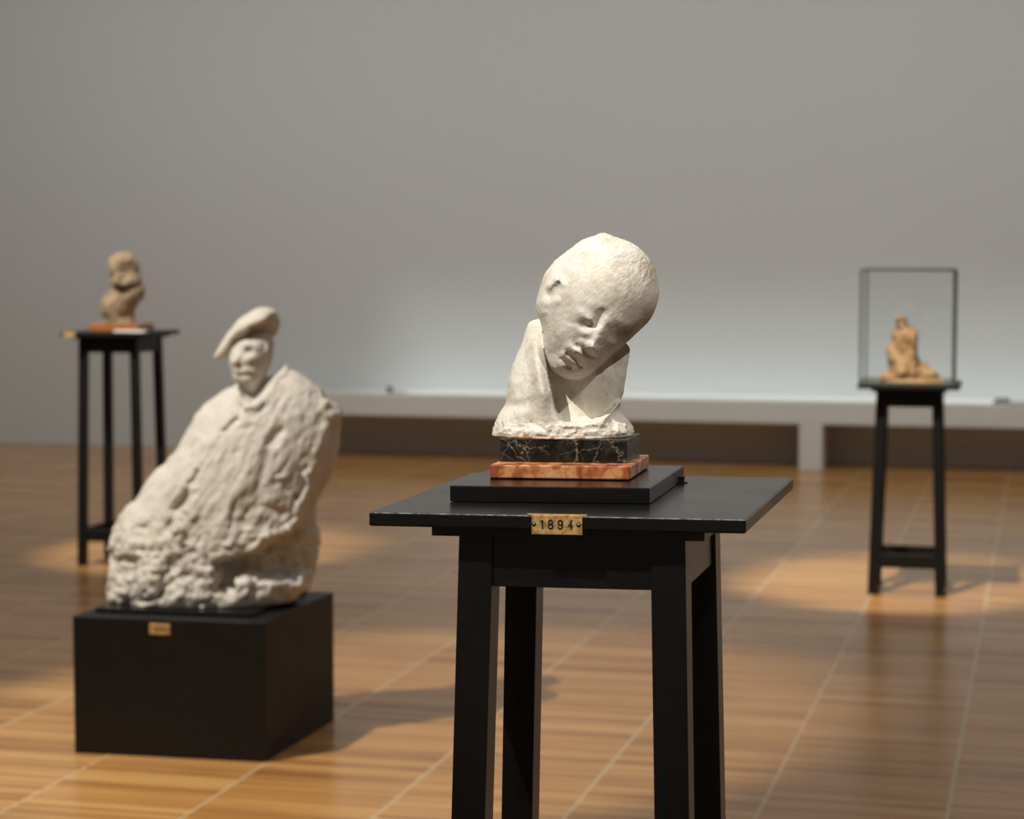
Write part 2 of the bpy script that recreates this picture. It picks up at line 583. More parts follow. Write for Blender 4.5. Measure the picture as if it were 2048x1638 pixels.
        if noise:
            N = np.empty(len(V) * 3, np.float32)
            me.vertices.foreach_get('normal', N)
            N = N.reshape(-1, 3)
            d = np.zeros(len(V))
            for fn in noise:
                d += fn(P)
            V = V + N * (d * sc)[:, None]
            fill(V)
            me.update()
        return me

_rng = np.random.default_rng(7)
_LAT = _rng.random((32, 32, 32))
def vnoise(P):
    """value noise, 0-centred, period 32"""
    F = np.floor(P).astype(int)
    f = P - F
    f = f * f * (3 - 2 * f)
    r = 0
    for a in (0, 1):
        for b in (0, 1):
            for c in (0, 1):
                w = (f[:, 0] if a else 1 - f[:, 0]) * (f[:, 1] if b else 1 - f[:, 1]) * (f[:, 2] if c else 1 - f[:, 2])
                r = r + w * _LAT[(F[:, 0] + a) % 32, (F[:, 1] + b) % 32, (F[:, 2] + c) % 32]
    return r - 0.5
def fbm(P, size, octv=3, off=0.0, ridged=False):
    r, amp, q = 0, 1.0, P / size + off
    for _ in range(octv):
        n = vnoise(q)
        r = r + amp * ((0.25 - np.abs(n)) * 2 if ridged else n)
        amp *= 0.5
        q = q * 2.03 + 5.1
    return r
def rotP(P, deg, sx, sw, sv):
    c, s = math.cos(math.radians(deg)), math.sin(math.radians(deg))
    return np.stack([(P[:, 0] * c + P[:, 1] * s) / sx, (-P[:, 0] * s + P[:, 1] * c) / sw, P[:, 2] / sv], 1)
def gate(x, a, b):
    t = np.clip((x - a) / (b - a), 0, 1)
    return t * t * (3 - 2 * t)

# ------------------------------------------------------------- the room -----
X0, X1, Y0, Y1, ZC = -10.0, 4.5, -3.0, 14.1, 4.4
def struct(name, lo, hi, mat):
    bm = bmesh.new()
    hexa(bm, rect(lo[0], hi[0], lo[1], hi[1]), rect(lo[0], hi[0], lo[1], hi[1]), lo[2], hi[2])
    o = obj(name, bm_mesh(bm, name), mat)
    o['kind'] = 'structure'
    return o
struct('floor', (X0, Y0, -0.1), (X1, Y1, 0.0), M['floor'])
struct('wall_back', (X0 - 0.1, Y1, -0.1), (X1 + 0.1, Y1 + 0.12, ZC), M['wall'])
struct('wall_left', (X0 - 0.12, Y0, -0.1), (X0, Y1, ZC), M['wall'])
struct('wall_right', (X1, Y0, -0.1), (X1 + 0.12, Y1, ZC), M['wall'])
struct('wall_front', (X0 - 0.1, Y0 - 0.12, -0.1), (X1 + 0.1, Y0, ZC), M['wall'])
struct('ceiling', (X0 - 0.1, Y0 - 0.1, ZC), (X1 + 0.1, Y1 + 0.1, ZC + 0.1), M['ceiling'])

# long low bench built along the back wall
bn = thing('wall_bench', 'long off-white bench running along the foot of the grey back wall', 'bench', (0, 13.6, 0))
slab('bench_top', rect(-5.35, 4.48, 0.0, 0.495), 0.298, 0.446, M['bench'], bn, 0.004)
slab('bench_leg', rect(-1.545, -1.395, 0.0, 0.40), 0.0, 0.298, M['bench'], bn, 0.003)
for xx in (-5.35, 1.95):
    slab('bench_leg', rect(xx, xx + 0.15, 0.0, 0.40), 0.0, 0.298, M['bench'], bn, 0.003)

# ----------------------------------------------------------- the stands -----
def shear_q(q, k):
    return [(x, y + k * x) for x, y in q]

def make_stand(name, label, loc, rz, H, top, under, half_t=0.135, half_f=0.160, leg=0.041, k=0.0,
               t_top=0.017, t_under=0.011, apron=0.062, stretch=True, group=None, mat='lacquer'):
    t = thing(name, label, 'stand', loc, rz, group)
    L = M[mat]
    zt = H - t_top
    zu = zt - t_under
    slab('tabletop', shear_q(rect(*top), k), zt, H, M['worn_glint'] if k else L, t, 0.0025, 3)
    slab('under_board', shear_q(rect(*under), k), zu, zt, L, t, 0.001)
    for sx in (-1, 1):
        for sy in (-1, 1):
            def lq(hh):
                xs = sorted((sx * hh, sx * (hh - leg)))
                ys = sorted((sy * hh, sy * (hh - leg)))
                return shear_q(rect(xs[0], xs[1], ys[0], ys[1]), k)
            slab('leg', lq(half_f), 0.0, zu, L, t, 0.0012, 2, quad_top=lq(half_t))
    a0, a1 = zu - apron, zu
    e = 0.004
    i0 = half_t - leg
    th = 0.02
    def wide(z):
        return half_t + (half_f - half_t) * (1 - z / zu)
    for s in (-1, 1):
        w0, w1 = wide(a0), wide(a1)
        def fr(w, s=s):
            ys = sorted((s * (w - e), s * (w - e - th)))
            return shear_q(rect(-w + leg - 0.002, w - leg + 0.002, *ys), k)
        def sd(w, s=s):
            xs = sorted((s * (w - e), s * (w - e - th)))
            return shear_q(rect(*xs, -w + leg - 0.002, w - leg + 0.002), k)
        slab('apron', fr(w0), a0, a1, L, t, 0.0008, 1, quad_top=fr(w1))
        slab('apron', sd(w0), a0, a1, L, t, 0.0008, 1, quad_top=sd(w1))
        if stretch:
            z0, z1 = 0.112, 0.168
            slab('stretcher', fr(wide(z0)), z0, z1, L, t, 0.001, 1, quad_top=fr(wide(z1)))
            slab('stretcher', sd(wide(z0)), z0, z1, L, t, 0.001, 1, quad_top=sd(wide(z1)))
    return t

K = 0.0917
STANDS = 'black four-legged wooden sculpture stands'
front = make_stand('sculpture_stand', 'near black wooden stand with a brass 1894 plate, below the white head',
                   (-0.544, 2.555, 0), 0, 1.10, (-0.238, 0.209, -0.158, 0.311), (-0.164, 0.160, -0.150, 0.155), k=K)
left = make_stand('sculpture_stand', 'taller black stand at far left behind the plaster man, carrying the brown bust',
                  (-4.056, 8.76, 0), 0.0, 1.055, (-0.20, 0.20, -0.20, 0.20), (-0.165, 0.165, -0.165, 0.165),
                  mat='plinth', t_top=0.020, half_t=0.141, half_f=0.156, leg=0.036)
right = make_stand('sculpture_stand', 'shorter black stand at far right carrying the glass case',
                   (-0.545, 8.845, 0), math.radians(1.0), 0.868, (-0.205, 0.205, -0.205, 0.205), (-0.150, 0.150, -0.150, 0.150),
                   mat='plinth', t_top=0.016, t_under=0.014, half_t=0.132, half_f=0.157, leg=0.040)

# brass plates
def ribbon(bm, pts, w, y0, y1):
    """flat rounded stroke along a polyline in the XZ plane"""
    P = [Vector((p[0], 0, p[1])) for p in pts]
    n = len(P)
    L, R_ = [], []
    for i in range(n):
        a = P[max(0, i - 1)]; b = P[min(n - 1, i + 1)]
        d = (b - a).normalized()
        nn = Vector((-d.z, 0, d.x)) * w * 0.5
        L.append(P[i] + nn); R_.append(P[i] - nn)
    def cap(c, d):
        ang = math.atan2(d.z, d.x)
        return [c + Vector((math.cos(ang + a), 0, math.sin(ang + a))) * w * 0.5 for a in (math.radians(60), 0.0, math.radians(-60))]
    end = cap(P[-1], (P[-1] - P[-2]).normalized())
    st = cap(P[0], (P[0] - P[1]).normalized())
    # body as separate little quads extruded, ends as fans
    def prism(poly):
        f = [bm.verts.new((p.x, y0, p.z)) for p in poly]
        b = [bm.verts.new((p.x, y1, p.z)) for p in poly]
        bm.faces.new(f); bm.faces.new(b[::-1])
        m = len(poly)
        for i in range(m):
            j = (i + 1) % m
            bm.faces.new((f[j], f[i], b[i], b[j]))
    for i in range(n - 1):
        prism([L[i], L[i + 1], R_[i + 1], R_[i]])
    prism([L[-1]] + end + [R_[-1]])
    prism([R_[0]] + st + [L[0]])

def arc(cx, cz, rx, rz, a0, a1, n=18):
    return [(cx + rx * math.cos(math.radians(a0 + (a1 - a0) * i / n)), cz + rz * math.sin(math.radians(a0 + (a1 - a0) * i / n))) for i in range(n + 1)]
GLYPH = {   # unit height 1, centred
    '1': [[(-0.13, 0.30), (0.05, 0.44), (0.05, -0.44)]],
    '8': [arc(0, 0.235, 0.20, 0.205, 90, 450), arc(0, -0.22, 0.235, 0.23, 90, 450)],
    '9': [arc(0, 0.19, 0.215, 0.25, 0, 360), [(0.215, 0.19)] + arc(0.0, -0.22, 0.215, 0.22, 0, -165)],
    '4': [[(0.16, 0.46), (-0.17, -0.16), (0.24, -0.16)], [(0.13, 0.06), (0.13, -0.44)]],
    '0': [arc(0, 0, 0.22, 0.44, 90, 450, 28)],
    '6': [arc(0, -0.19, 0.215, 0.25, 0, 360), [(0.12, 0.46), (-0.20, -0.10)]],
}
def number_plate(parent, w, h, text, loc, rz, size, pos, fold=False, screws=True):
    bm = bmesh.new()
    hexa(bm, rect(-w / 2, w / 2, -0.0012, 0), rect(-w / 2, w / 2, -0.0012, 0), -h, 0.0)
    bevel(bm, 0.0003, 1)
    if fold:
        hexa(bm, rect(-w * 0.60, w * 0.58, 0.0015, 0.0075), rect(-w * 0.60, w * 0.58, 0.0015, 0.0075), -0.0002, 0.0007)
    p = obj('number_plate', bm_mesh(bm, 'number_plate'), M['brass'], parent, label='tarnished brass number plate')
    p.location = loc
    p.rotation_euler = (0, 0, rz)
    for ch, (gx, gz) in zip(text, pos):
        bm = bmesh.new()
        for st in GLYPH[ch]:
            ribbon(bm, [(x * size, z * size) for x, z in st], size * 0.155, -0.0004, 0.0003)
        o = obj('numeral', bm_mesh(bm, 'numeral'), M['ink'], p)
        o.location = (gx, -0.0012, gz)
    if screws:
        for gx in (-0.455 * w, 0.43 * w):
            bm = bmesh.new()
            bmesh.ops.create_uvsphere(bm, u_segments=16, v_segments=8, radius=0.0017)
            for v in bm.verts:
                v.co.y *= 0.6
            o = obj('screw', bm_mesh(bm, 'screw'), M['steel'], p, smooth=True)
            o.location = (gx, -0.0014, -h * 0.47)
            bm = bmesh.new()
            bmesh.ops.create_cone(bm, cap_ends=True, segments=20, radius1=0.0027, radius2=0.0027, depth=0.0003)
            bmesh.ops.rotate(bm, verts=bm.verts, cent=(0, 0, 0), matrix=Matrix.Rotation(math.pi / 2, 3, 'X'))
            o = obj('screw_hole', bm_mesh(bm, 'screw_hole'), M['ink'], p)
            o.location = (gx, -0.0013, -h * 0.47)
    return p
pc = (1120.5 - 1070) * 0  # (plate is centred on its own mesh)
number_plate(front, 0.0602, 0.0228, '1894', (-0.0115, -0.1585 + K * (-0.0115), 0.0 + 1.1005), math.atan(K), 0.0112,
             [(-0.0178, -0.0107), (-0.0075, -0.0107), (0.0040, -0.0107), (0.0158, -0.0107)], fold=True)
lp = number_plate(left, 0.055, 0.022, '', (-0.155, -0.2002, 1.055), 0, 0.01, [], screws=False)

# ------------------------------------------------ board, marble and head ----
wb = thing('plinth_board', 'thick black square board lying on the near stand under the orange marble', 'board', (-0.596, 2.654, 1.10))
def rel(q, o):
    return [(x - o[0], y - o[1]) for x, y in q]
o_ = (-0.596, 2.654)
slab('board', rel([(-0.716, 2.497), (-0.470, 2.530), (-0.475, 2.811), (-0.723, 2.778)], o_), 0.0005, 0.0205, M['lacquer'], wb, 0.0015)
bm = bmesh.new()
hexa(bm, rect(0, 0.005, 0, 0.006), rect(0, 0.005, 0, 0.006), 0, 0.0075)
hexa(bm, rect(-0.001, 0.009, -0.001, 0.007), rect(-0.001, 0.009, -0.001, 0.007), 0, 0.0012)
hexa(bm, rect(-0.001, 0.006, -0.001, 0.007), rect(-0.001, 0.006, -0.001, 0.007), 0.0075, 0.0085)
cl = obj('clip', bm_mesh(bm, 'clip'), M['ink'], wb)
cl.location = (0.1215, 0.125, 0.0002)

HZ = 1.1205
hd = thing('head_sculpture', 'white plaster head of a child tilted down on black and orange marble blocks', 'sculpture', (-0.6035, 2.686, HZ))
ho = (-0.6035, 2.686)
slab('orange_marble_slab', rel([(-0.687, 2.580), (-0.509, 2.602), (-0.514, 2.762), (-0.692, 2.740)], ho), 0.0012, 0.0185, M['red_marble'], hd, 0.002, 3)
for px_, py_ in ((-0.0795, -0.098), (0.086, -0.078), (0.083, 0.068), (-0.083, 0.046)):
    slab('rubber_foot', rect(px_ - 0.004, px_ + 0.004, py_ - 0.004, py_ + 0.004), 0.0, 0.0014, M['ink'], hd, 0)
slab('black_marble_block', rel([(-0.684, 2.620), (-0.520, 2.640), (-0.5235, 2.748), (-0.688, 2.728)], ho), 0.0185, 0.0485, M['black_marble'], hd, 0.0008, 2)

# child's head ---------------------------------------------------------------
S = Sculpt(975, 1335, 455, 888, -145, 108, 1.5)
head_out = [(1072, 604), (1080, 573), (1090, 545), (1111, 520), (1139, 498), (1162, 481), (1181, 475), (1203, 468),
            (1230, 476), (1256, 484), (1276, 497), (1292, 515), (1306, 537), (1313, 562), (1315, 582), (1310, 608),
            (1299, 634), (1284, 658), (1266, 681), (1250, 696), (1228, 714), (1204, 734), (1184, 746), (1168, 753),
            (1150, 757), (1131, 755), (1116, 747), (1102, 735), (1092, 715), (1087, 690), (1086, 662), (1080, 640), (1073, 622)]
ph = S.inflate(head_out, 100)
# the crown leans towards the viewer, the jaw sits back
vc = -22 + (S.W - 620) * 0.02
Dh = S.field(ph, 1.0, 0.92, vc)
rel_head = S.relief([
    # the far side of the face turns away below the nose ridge
    (1232, 694, 40, 15, -40, -9), (1205, 722, 34, 13, -34, -5), (1262, 668, 20, 14, -52, -5),
    # brow and sockets
    (1184, 611, 26, 8, 28, 2.5), (1238, 642, 16, 8, 40, 3.0),
    (1169, 641, 18, 12, 24, -2.4), (1187, 648, 1198, 621, 4.5, 7.0, -2.5, -5.0), (1222, 676, 14, 10, 42, -3.0), (1209, 652, 6, 5, 45, -1.0),
    # closed eyes, upper lid hanging over the lower
    (1165, 628, 12, 8, 28, 6.0), (1176, 636, 8, 5, 40, 3.5), (1171, 647, 10, 4.5, 10, -2.6), (1181, 646, 2.0, 6, 15, 2.0),
    (1158, 656, 16, 6, 16, 2.5), (1174, 660, 12, 4.5, -8, 3.0), (1170, 668, 11, 5, 10, 3.0),
    (1219, 682, 9, 7, 40, 3.8),
    # nose: bridge, tip, wings
    (1208, 643, 1181, 688, 8.5, 9.0, 5.0, 13.0), (1177, 687, 8.5, 8.0, 35, 6.0), (1159, 681, 6.5, 6, 20, 5.0), (1187, 697, 6, 5, 35, 4.0),
    (1174, 703, 9, 3.4, 28, -5.0), (1152, 687, 4.5, 4, 30, -2.5),
    # mouth and chin
    (1136, 689, 1160, 705, 6.5, 6.0, 5.0, 7.5), (1149, 698, 11, 7, 36, 4.5),
    (1131, 703, 1160, 729, 2.8, 2.6, -4.0, -5.5),
    (1124, 704, 1146, 723, 5.0, 4.8, 5.0, 6.5),
    (1122, 713, 1137, 730, 3.0, 3.0, -3.0, -4.0),
    (1119, 727, 11, 9, 42, 6.5), (1131, 738, 9, 8, 40, 3.5),
    # cheeks
    (1112, 668, 24, 26, 0, 4.0), (1140, 672, 13, 9, 30, 1.5), (1101, 705, 9, 14, 10, -2.0),
    # ear pressed against the head
    (1098, 570, 1112, 556, 5, 5.5, 3.5, 6.0), (1113, 557, 1124, 566, 5.0, 5.0, 4.5, 3.0), (1106, 580, 10, 7.5, -45, -2.4),
    (1098, 590, 6, 6, 0, -3.0), (1109, 598, 8, 7, -40, 2.5), (1124, 580, 5, 9, 20, 1.5), (1085, 604, 6, 10, 0, 3.0), (1086, 622, 5, 6, 0, 2.0),
    # forehead boss and the modelled hair edge
    (1215, 575, 40, 30, 30, 3.0), (1200, 535, 12, 20, 20, -2.0), (1160, 520, 14, 9, -30, 2.0), (1158, 534, 6, 9, 0, -2.0),
    (1268, 590, 10, 24, -25, -1.5), (1290, 600, 14, 34, -15, 3.5), (1205, 478, 12, 8, 0, 4.0), (1240, 505, 26, 9, 20, 3.0),
], 3.0, 11.0)
Dh = S.press(Dh, rel_head, 12, vmid=-6)
body_out = [(984, 866), (990, 846), (997, 829), (1004, 818), (1012, 806), (1015, 782), (1018, 756), (1026, 728), (1036, 705),
            (1045, 682), (1052, 658), (1058, 645), (1068, 640), (1079, 638), (1100, 640), (1160, 650), (1220, 668), (1256, 690), (1259, 712),
            (1254, 740), (1250, 770), (1247, 792), (1241, 803), (1242, 822), (1250, 836), (1260, 845), (1267, 866),
            (1268, 930), (1258, 985), (1000, 985), (984, 930)]
pb = S.inflate(body_out, 86)
cut = S.mask([(1085, 636), (1088, 695), (1096, 742), (1102, 778), (1107, 806), (1114, 827), (1130, 841), (1158, 843), (1184, 838),
              (1208, 828), (1226, 813), (1239, 800), (1300, 790), (1300, 560), (1190, 540), (1085, 560)], 1.1)
gx = gate(S.X, 1098, 1190)
t_ = np.clip((S.W - 750 - 42 * (1 - gx)) / (92 - 38 * (1 - gx)), 0, 1)
A_ = 0.02 + 0.51 * gx
inner = A_ * (1 - 0.25 * t_) + (0.40 - A_ * (1 - 0.25 * t_)) * t_ ** 1.5
flare = 0.15 * np.clip((S.W - 822) / 50, 0, 1) ** 1.4
outer = 1.02 - 0.38 * np.clip((780 - S.W) / 140, 0, 1) - 0.30 * gate(S.X, 1190, 1245) * gate(-S.W, -850, -815) + flare
outer = outer + 0.34 * np.exp(-((S.X - 1070 - 0.14 * (S.W - 690)) / 14) ** 2) * gate(S.W, 650, 700) * gate(-S.W, -870, -750)
inner = inner + 0.3 * flare
fr = np.maximum(0.05, outer * (1 - cut) + np.minimum(inner, outer) * cut)
Db = S.field(pb, fr, 0.50, 14.0)
rel_body = S.relief([
    (1204, 836, 1238, 804, 3.5, 3.5, 4.0, 7.0), (1130, 845, 1200, 842, 6, 6, 3.5, 2.5), (1230, 858, 26, 8, 10, 6.0), (1190, 850, 18, 5, 10, -3.0),
    (1245, 855, 12, 9, 0, 4.0), (1070, 856, 40, 6, -6, 3.5), (1062, 842, 1100, 858, 3, 3, -2.5, -1.5), (1010, 850, 12, 14, 0, 4.0),
    (1060, 770, 10, 46, 12, 3.0), (1038, 770, 8, 50, 14, -2.5), (1066, 690, 9, 32, 10, 2.0), (1034, 808, 20, 7, -20, -4.0), (1040, 825, 22, 9, -10, 3.0),
    (1234, 735, 6, 14, 10, -2.0), (1246, 720, 7, 10, 0, 2.0), (1226, 712, 9, 7, 0, -2.0),
])
Db = S.press(Db, rel_body, 12)
D = S.union(Dh, Db, 5.0)
bot = 872.0 + 0 * S.X
D = np.maximum(D, (S.W - bot).astype(np.float32)[:, :, None])
def n_head(P):
    hair = gate(-(P[:, 1] - 560) + (P[:, 0] - 1180) * 0.25, -20, 60)
    foot = gate(P[:, 1], 825, 855)
    sm = 1 - foot
    keep = np.clip((871.0 - P[:, 1]) / 8, 0, 1)
    st = fbm(rotP(P, 52, 3.2, 13, 5), 1.0, 2)
    st2 = fbm(rotP(P, 70, 2.2, 9, 5), 1.0, 2, 4.4)
    r = st * (0.35 + 0.45 * hair) + st2 * 0.6 * hair + fbm(P, 16, 3, 3.3) * (0.9 + 1.4 * hair) + fbm(P, 6, 2, 8.3) * 0.8 * hair
    r += foot * (fbm(P, 17, 4, 9.0, True) * 4.0 - 1.6 + fbm(rotP(P, 5, 30, 7, 12), 1.0, 3) * 2.8)
    body = gate(P[:, 1], 690, 780) * sm
    r += body * fbm(P, 24, 3, 1.7) * 2.2
    return r * keep
SC1, SZ1 = scales(1150, 470, 872, 2.752)
bust = obj('bust', S.mesh(D, 'bust', 1127, 872, SC1, [n_head], SZ1), M['bust'], hd, smooth=True)
def place(o, parent, world, rz=YAW):
    o.location = Vector(world) - parent.location
    o.rotation_euler = (0, 0, rz)
w = at_depth(1127, 872, 2.752)
place(bust, hd, (w[0], w[1], HZ + 0.0483))
del D, Dh, Db

# ------------------------------------------------------- box and old man ----
bx = thing('box_plinth', 'low wide black box on the floor under the plaster man in a beret', 'plinth', (-2.35, 5.64, 0))
bo = (-2.35, 5.64)
slab('box', rel([(-2.637, 5.352), (-2.074, 5.380), (-2.063, 5.925), (-2.626, 5.897)], bo), 0.0, 0.390, M['plinth'], bx, 0.002)
number_plate(bx, 0.060, 0.030, '1890', (-2.379 - bo[0], 5.3648 - 0.0004 - bo[1], 0.378), math.atan(0.05), 0.017,
             [(-0.020, -0.015), (-0.0065, -0.015), (0.0065, -0.015), (0.020, -0.015)], screws=False)
tr = thing('base_board', 'thin black board on the box right under the plaster man', 'board', (-2.37, 5.66, 0.390))
slab('board', rel([(-2.603, 5.425), (-2.140, 5.448), (-2.128, 5.870), (-2.591, 5.847)], (-2.37, 5.66)), 0.0, 0.014, M['lacquer'], tr, 0.002)

om = thing('figure_sculpture', 'rough cream plaster half figure of a bearded man in a beret and coat', 'sculpture', (-2.37, 5.66, 0.404))
def C4(pts):
    return [(180 + x / 2.4815, 600 + y / 2.4815) for x, y in pts]
S = Sculpt(196, 704, 606, 1216, -185, 150, 3.0)
Wb = 1204
body_out = C4([(745, 430), (700, 458), (645, 485), (590, 530), (540, 582), (500, 650), (450, 738), (400, 800), (352, 850), (305, 890), (270, 950),
               (240, 1010), (190, 1048), (150, 1120), (120, 1200), (108, 1290), (104, 1380), (90, 1480), (92, 1560), (100, 1700), (1000, 1700),
               (1025, 1560), (1045, 1470), (1085, 1400), (1110, 1330), (1128, 1250), (1130, 1180), (1124, 1090), (1135, 1000), (1180, 940), (1212, 860), (1236, 760),
               (1246, 660), (1252, 590), (1232, 552), (1190, 520), (1162, 475), (1110, 425), (1050, 384), (1000, 355), (975, 348), (935, 385), (905, 400), (880, 400), (820, 425), (780, 435)])
pb = S.inflate(body_out, 118)
back_arm = S.mask(C4([(1262, 600), (1232, 600), (1205, 650), (1190, 740), (1150, 830), (1128, 920), (1095, 1000), (1060, 1090), (1020, 1140), (960, 1160),
                      (900, 1195), (850, 1230), (780, 1245), (730, 1268), (655, 1285), (668, 1340), (655, 1420), (745, 1425), (765, 1370),
                      (800, 1345), (850, 1370), (950, 1385), (1090, 1355), (1160, 1300), (1200, 1000), (1290, 800)]), 3.0, 3)
neck = S.mask(C4([(775, 475), (800, 498), (832, 512), (850, 500), (866, 470), (886, 440), (915, 405), (938, 375), (925, 350), (880, 350), (800, 400), (760, 440)]), 2.4, 3)
fr = np.maximum(0.12, 1.0 - 0.45 * back_arm - 0.85 * neck + 0.22 * np.clip((S.W - 1130) / 70, 0, 1) ** 1.2)
vc = 8 - (S.W - 1000) * 0.02
Db = S.field(pb, fr, 0.80, vc)
def g4(x, y, sx, sy, a, amp):
    return (180 + x / 2.4815, 600 + y / 2.4815, sx / 2.4815, sy / 2.4815, a, amp)
def r4(x1, y1, x2, y2, s1, s2, a1, a2):
    return (180 + x1 / 2.4815, 600 + y1 / 2.4815, 180 + x2 / 2.4815, 600 + y2 / 2.4815, s1 / 2.4815, s2 / 2.4815, a1, a2)
rb = S.relief([
    # collar and knot
    r4(745, 450, 815, 540, 16, 14, 5, 6), r4(975, 362, 875, 520, 18, 14, 7, 4), g4(845, 520, 20, 28, 0, 9), r4(1005, 400, 950, 560, 14, 14, -2.5, -2),
    g4(790, 530, 12, 16, 30, -6), g4(868, 545, 9, 22, 0, -6),
    r4(750, 590, 690, 665, 11, 10, -10, -8), g4(810, 640, 26, 10, 5, -5), r4(965, 650, 935, 720, 13, 12, -8, -8), g4(540, 742, 12, 22, 25, -6),
    g4(765, 765, 12, 22, 20, -5), g4(945, 880, 10, 26, 20, -4),
    # coat folds running down to the left
    r4(870, 700, 700, 1120, 22, 26, 3, 6), r4(930, 760, 790, 1130, 18, 20, -3, -4), r4(600, 700, 520, 900, 22, 22, 4, 3), r4(560, 860, 530, 940, 10, 10, -6, -6),
    r4(770, 1010, 720, 1110, 11, 12, -9, -8), r4(825, 1040, 800, 1085, 9, 9, -7, -6), g4(925, 1020, 34, 11, 15, -9),
    r4(1180, 540, 1240, 580, 26, 22, 9, 8), r4(1190, 640, 1110, 900, 20, 16, 5, 8), r4(1110, 930, 1050, 1110, 18, 22, 10, 12), r4(1090, 850, 1050, 960, 12, 12, -9, -10),
    g4(960, 880, 36, 12, -20, 5), r4(860, 1190, 1030, 1120, 16, 18, 8, 10), r4(660, 1260, 850, 1215, 14, 14, 7, 8),
    g4(1050, 580, 60, 40, 20, 5), g4(960, 990, 60, 24, -30, 4),
    # hollow of the arm
    r4(520, 960, 470, 1050, 17, 20, -20, -18), g4(490, 1000, 18, 30, 30, -12), g4(435, 1105, 20, 26, 10, -17), r4(560, 940, 545, 1050, 16, 16, 5, 6),
    g4(470, 1100, 26, 30, 0, 6), r4(510, 1170, 520, 1190, 14, 14, -7, -9),
    # sleeve, hand and rocky foot
    g4(310, 1120, 26, 12, 20, -7), g4(180, 1290, 18, 40, 5, -7), g4(160, 1340, 12, 30, 0, -5), g4(230, 1180, 60, 60, 0, 7),
    g4(335, 1330, 48, 82, 8, 20), r4(285, 1240, 262, 1330, 9, 9, -12, -12), r4(285, 1235, 330, 1222, 8, 8, -10, -8),
    g4(408, 1262, 16, 30, 0, -12), g4(430, 1310, 12, 20, 0, -9), r4(300, 1448, 390, 1450, 10, 12, -14, -16), r4(390, 1450, 465, 1370, 12, 12, -16, -14),
    g4(130, 1480, 30, 26, 0, 12), g4(175, 1505, 16, 14, 0, 7), g4(215, 1475, 18, 16, 0, -14), g4(300, 1500, 40, 20, 0, 10), g4(480, 1450, 60, 50, 0, 10),
    g4(545, 1280, 16, 30, 10, -9), g4(520, 1340, 14, 24, 0, -8), g4(590, 1370, 14, 22, 0, -9), g4(630, 1330, 26, 40, 0, 12), g4(600, 1480, 26, 12, 10, -10),
    g4(570, 1510, 36, 12, 0, 6), g4(800, 1385, 24, 30, 0, 14), g4(930, 1420, 110, 24, 0, 10), g4(850, 1410, 60, 10, 8, -9), g4(760, 1480, 90, 26, 0, 9), g4(660, 1490, 14, 20, 0, -8),
    g4(1020, 1430, 40, 22, -30, 5), g4(400, 1180, 40, 30, 0, 6), g4(700, 1200, 60, 24, -10, 5),
], 16.0, 22.0)
Db = S.press(Db, rb, 22)
face_out = C4([(700, 300), (712, 252), (758, 205), (830, 170), (900, 165), (918, 215), (914, 280), (904, 335), (884, 375), (866, 415),
               (848, 452), (822, 480), (792, 474), (762, 452), (740, 430), (722, 400), (714, 368), (703, 335)])
pf = S.inflate(face_out, 46)
Df = S.field(pf, 1.05, 0.9, 8.0)
def gf(x, y, sx, sy, a, amp):
    return (386 + x / 7.446, 601 + y / 7.446, sx / 7.446, sy / 7.446, a, amp)
def rf(x1, y1, x2, y2, s1, s2, a1, a2):
    return (386 + x1 / 7.446, 601 + y1 / 7.446, 386 + x2 / 7.446, 601 + y2 / 7.446, s1 / 7.446, s2 / 7.446, a1, a2)
rfz = S.relief([
    gf(870, 700, 72, 24, 10, 4.5), gf(800, 760, 30, 20, 0, 1.5), gf(905, 800, 44, 30, 8, -8.5), gf(742, 800, 18, 24, 0, -3.5),
    rf(775, 800, 700, 950, 24, 34, 2.5, 8.0), gf(690, 968, 34, 28, 0, 4.0), gf(785, 1030, 20, 22, 20, -4.5), gf(910, 925, 60, 42, 0, 4.5),
    gf(1050, 960, 34, 50, 10, -2.5), rf(740, 1085, 1000, 1088, 34, 26, 4.5, 4.0), rf(865, 1128, 990, 1146, 17, 16, -5, -5), gf(775, 1160, 18, 18, 0, -3),
    gf(870, 1225, 105, 55, 8, 6.5), gf(700, 1200, 34, 34, 0, 2.0), rf(1150, 620, 1185, 760, 40, 34, 5, 5), gf(1120, 740, 16, 40, 0, -3), gf(1185, 870, 36, 60, 0, 2.5),
])
Df = S.press(Df, rfz, 12, vmid=20)
D = S.union(Df, Db, 6.0)
D = np.maximum(D, (S.W - Wb).astype(np.float32)[:, :, None])
def n_fig(P):
    low = gate(P[:, 1], 980, 1120)
    keep = np.clip((Wb - 2 - P[:, 1]) / 22, 0, 1)
    head = gate(-P[:, 1], -790, -770)
    r = (1 - head) * (fbm(rotP(P, 28, 10, 50, 20), 1.0, 3, 2.0) * 4.5 + fbm(P, 20, 3, 4.0) * 3.0)
    r += low * (fbm(P, 26, 4, 8.0, True) * 11.0 + fbm(P, 44, 2, 3.0) * 8.0 + fbm(P, 11, 2, 5.5) * 5.0)
    edge = gate(P[:, 0] - (540 - (P[:, 1] - 1000) * 0.3), -20, 40) * gate(P[:, 1], 900, 1000)
    r += edge * fbm(P, 14, 3, 6.0) * 5.0
    r += head * fbm(P, 9, 2, 1.0) * 1.6
    return r * keep
SC2, SZ2 = scales(430, 625, 1206, 6.06)
w = at_depth(430, 1206, 6.06)
fg = obj('figure', S.mesh(D, 'figure', 430, Wb, SC2, [n_fig], SZ2), M['figure'], om, smooth=True)
place(fg, om, (w[0], w[1], 0.4045))
del D, Db, Df
S = Sculpt(420, 580, 610, 745, -75, 75, 1.7)
def CB(pts):
    return [(380 + x / 7.446, 600 + y / 7.446) for x, y in pts]
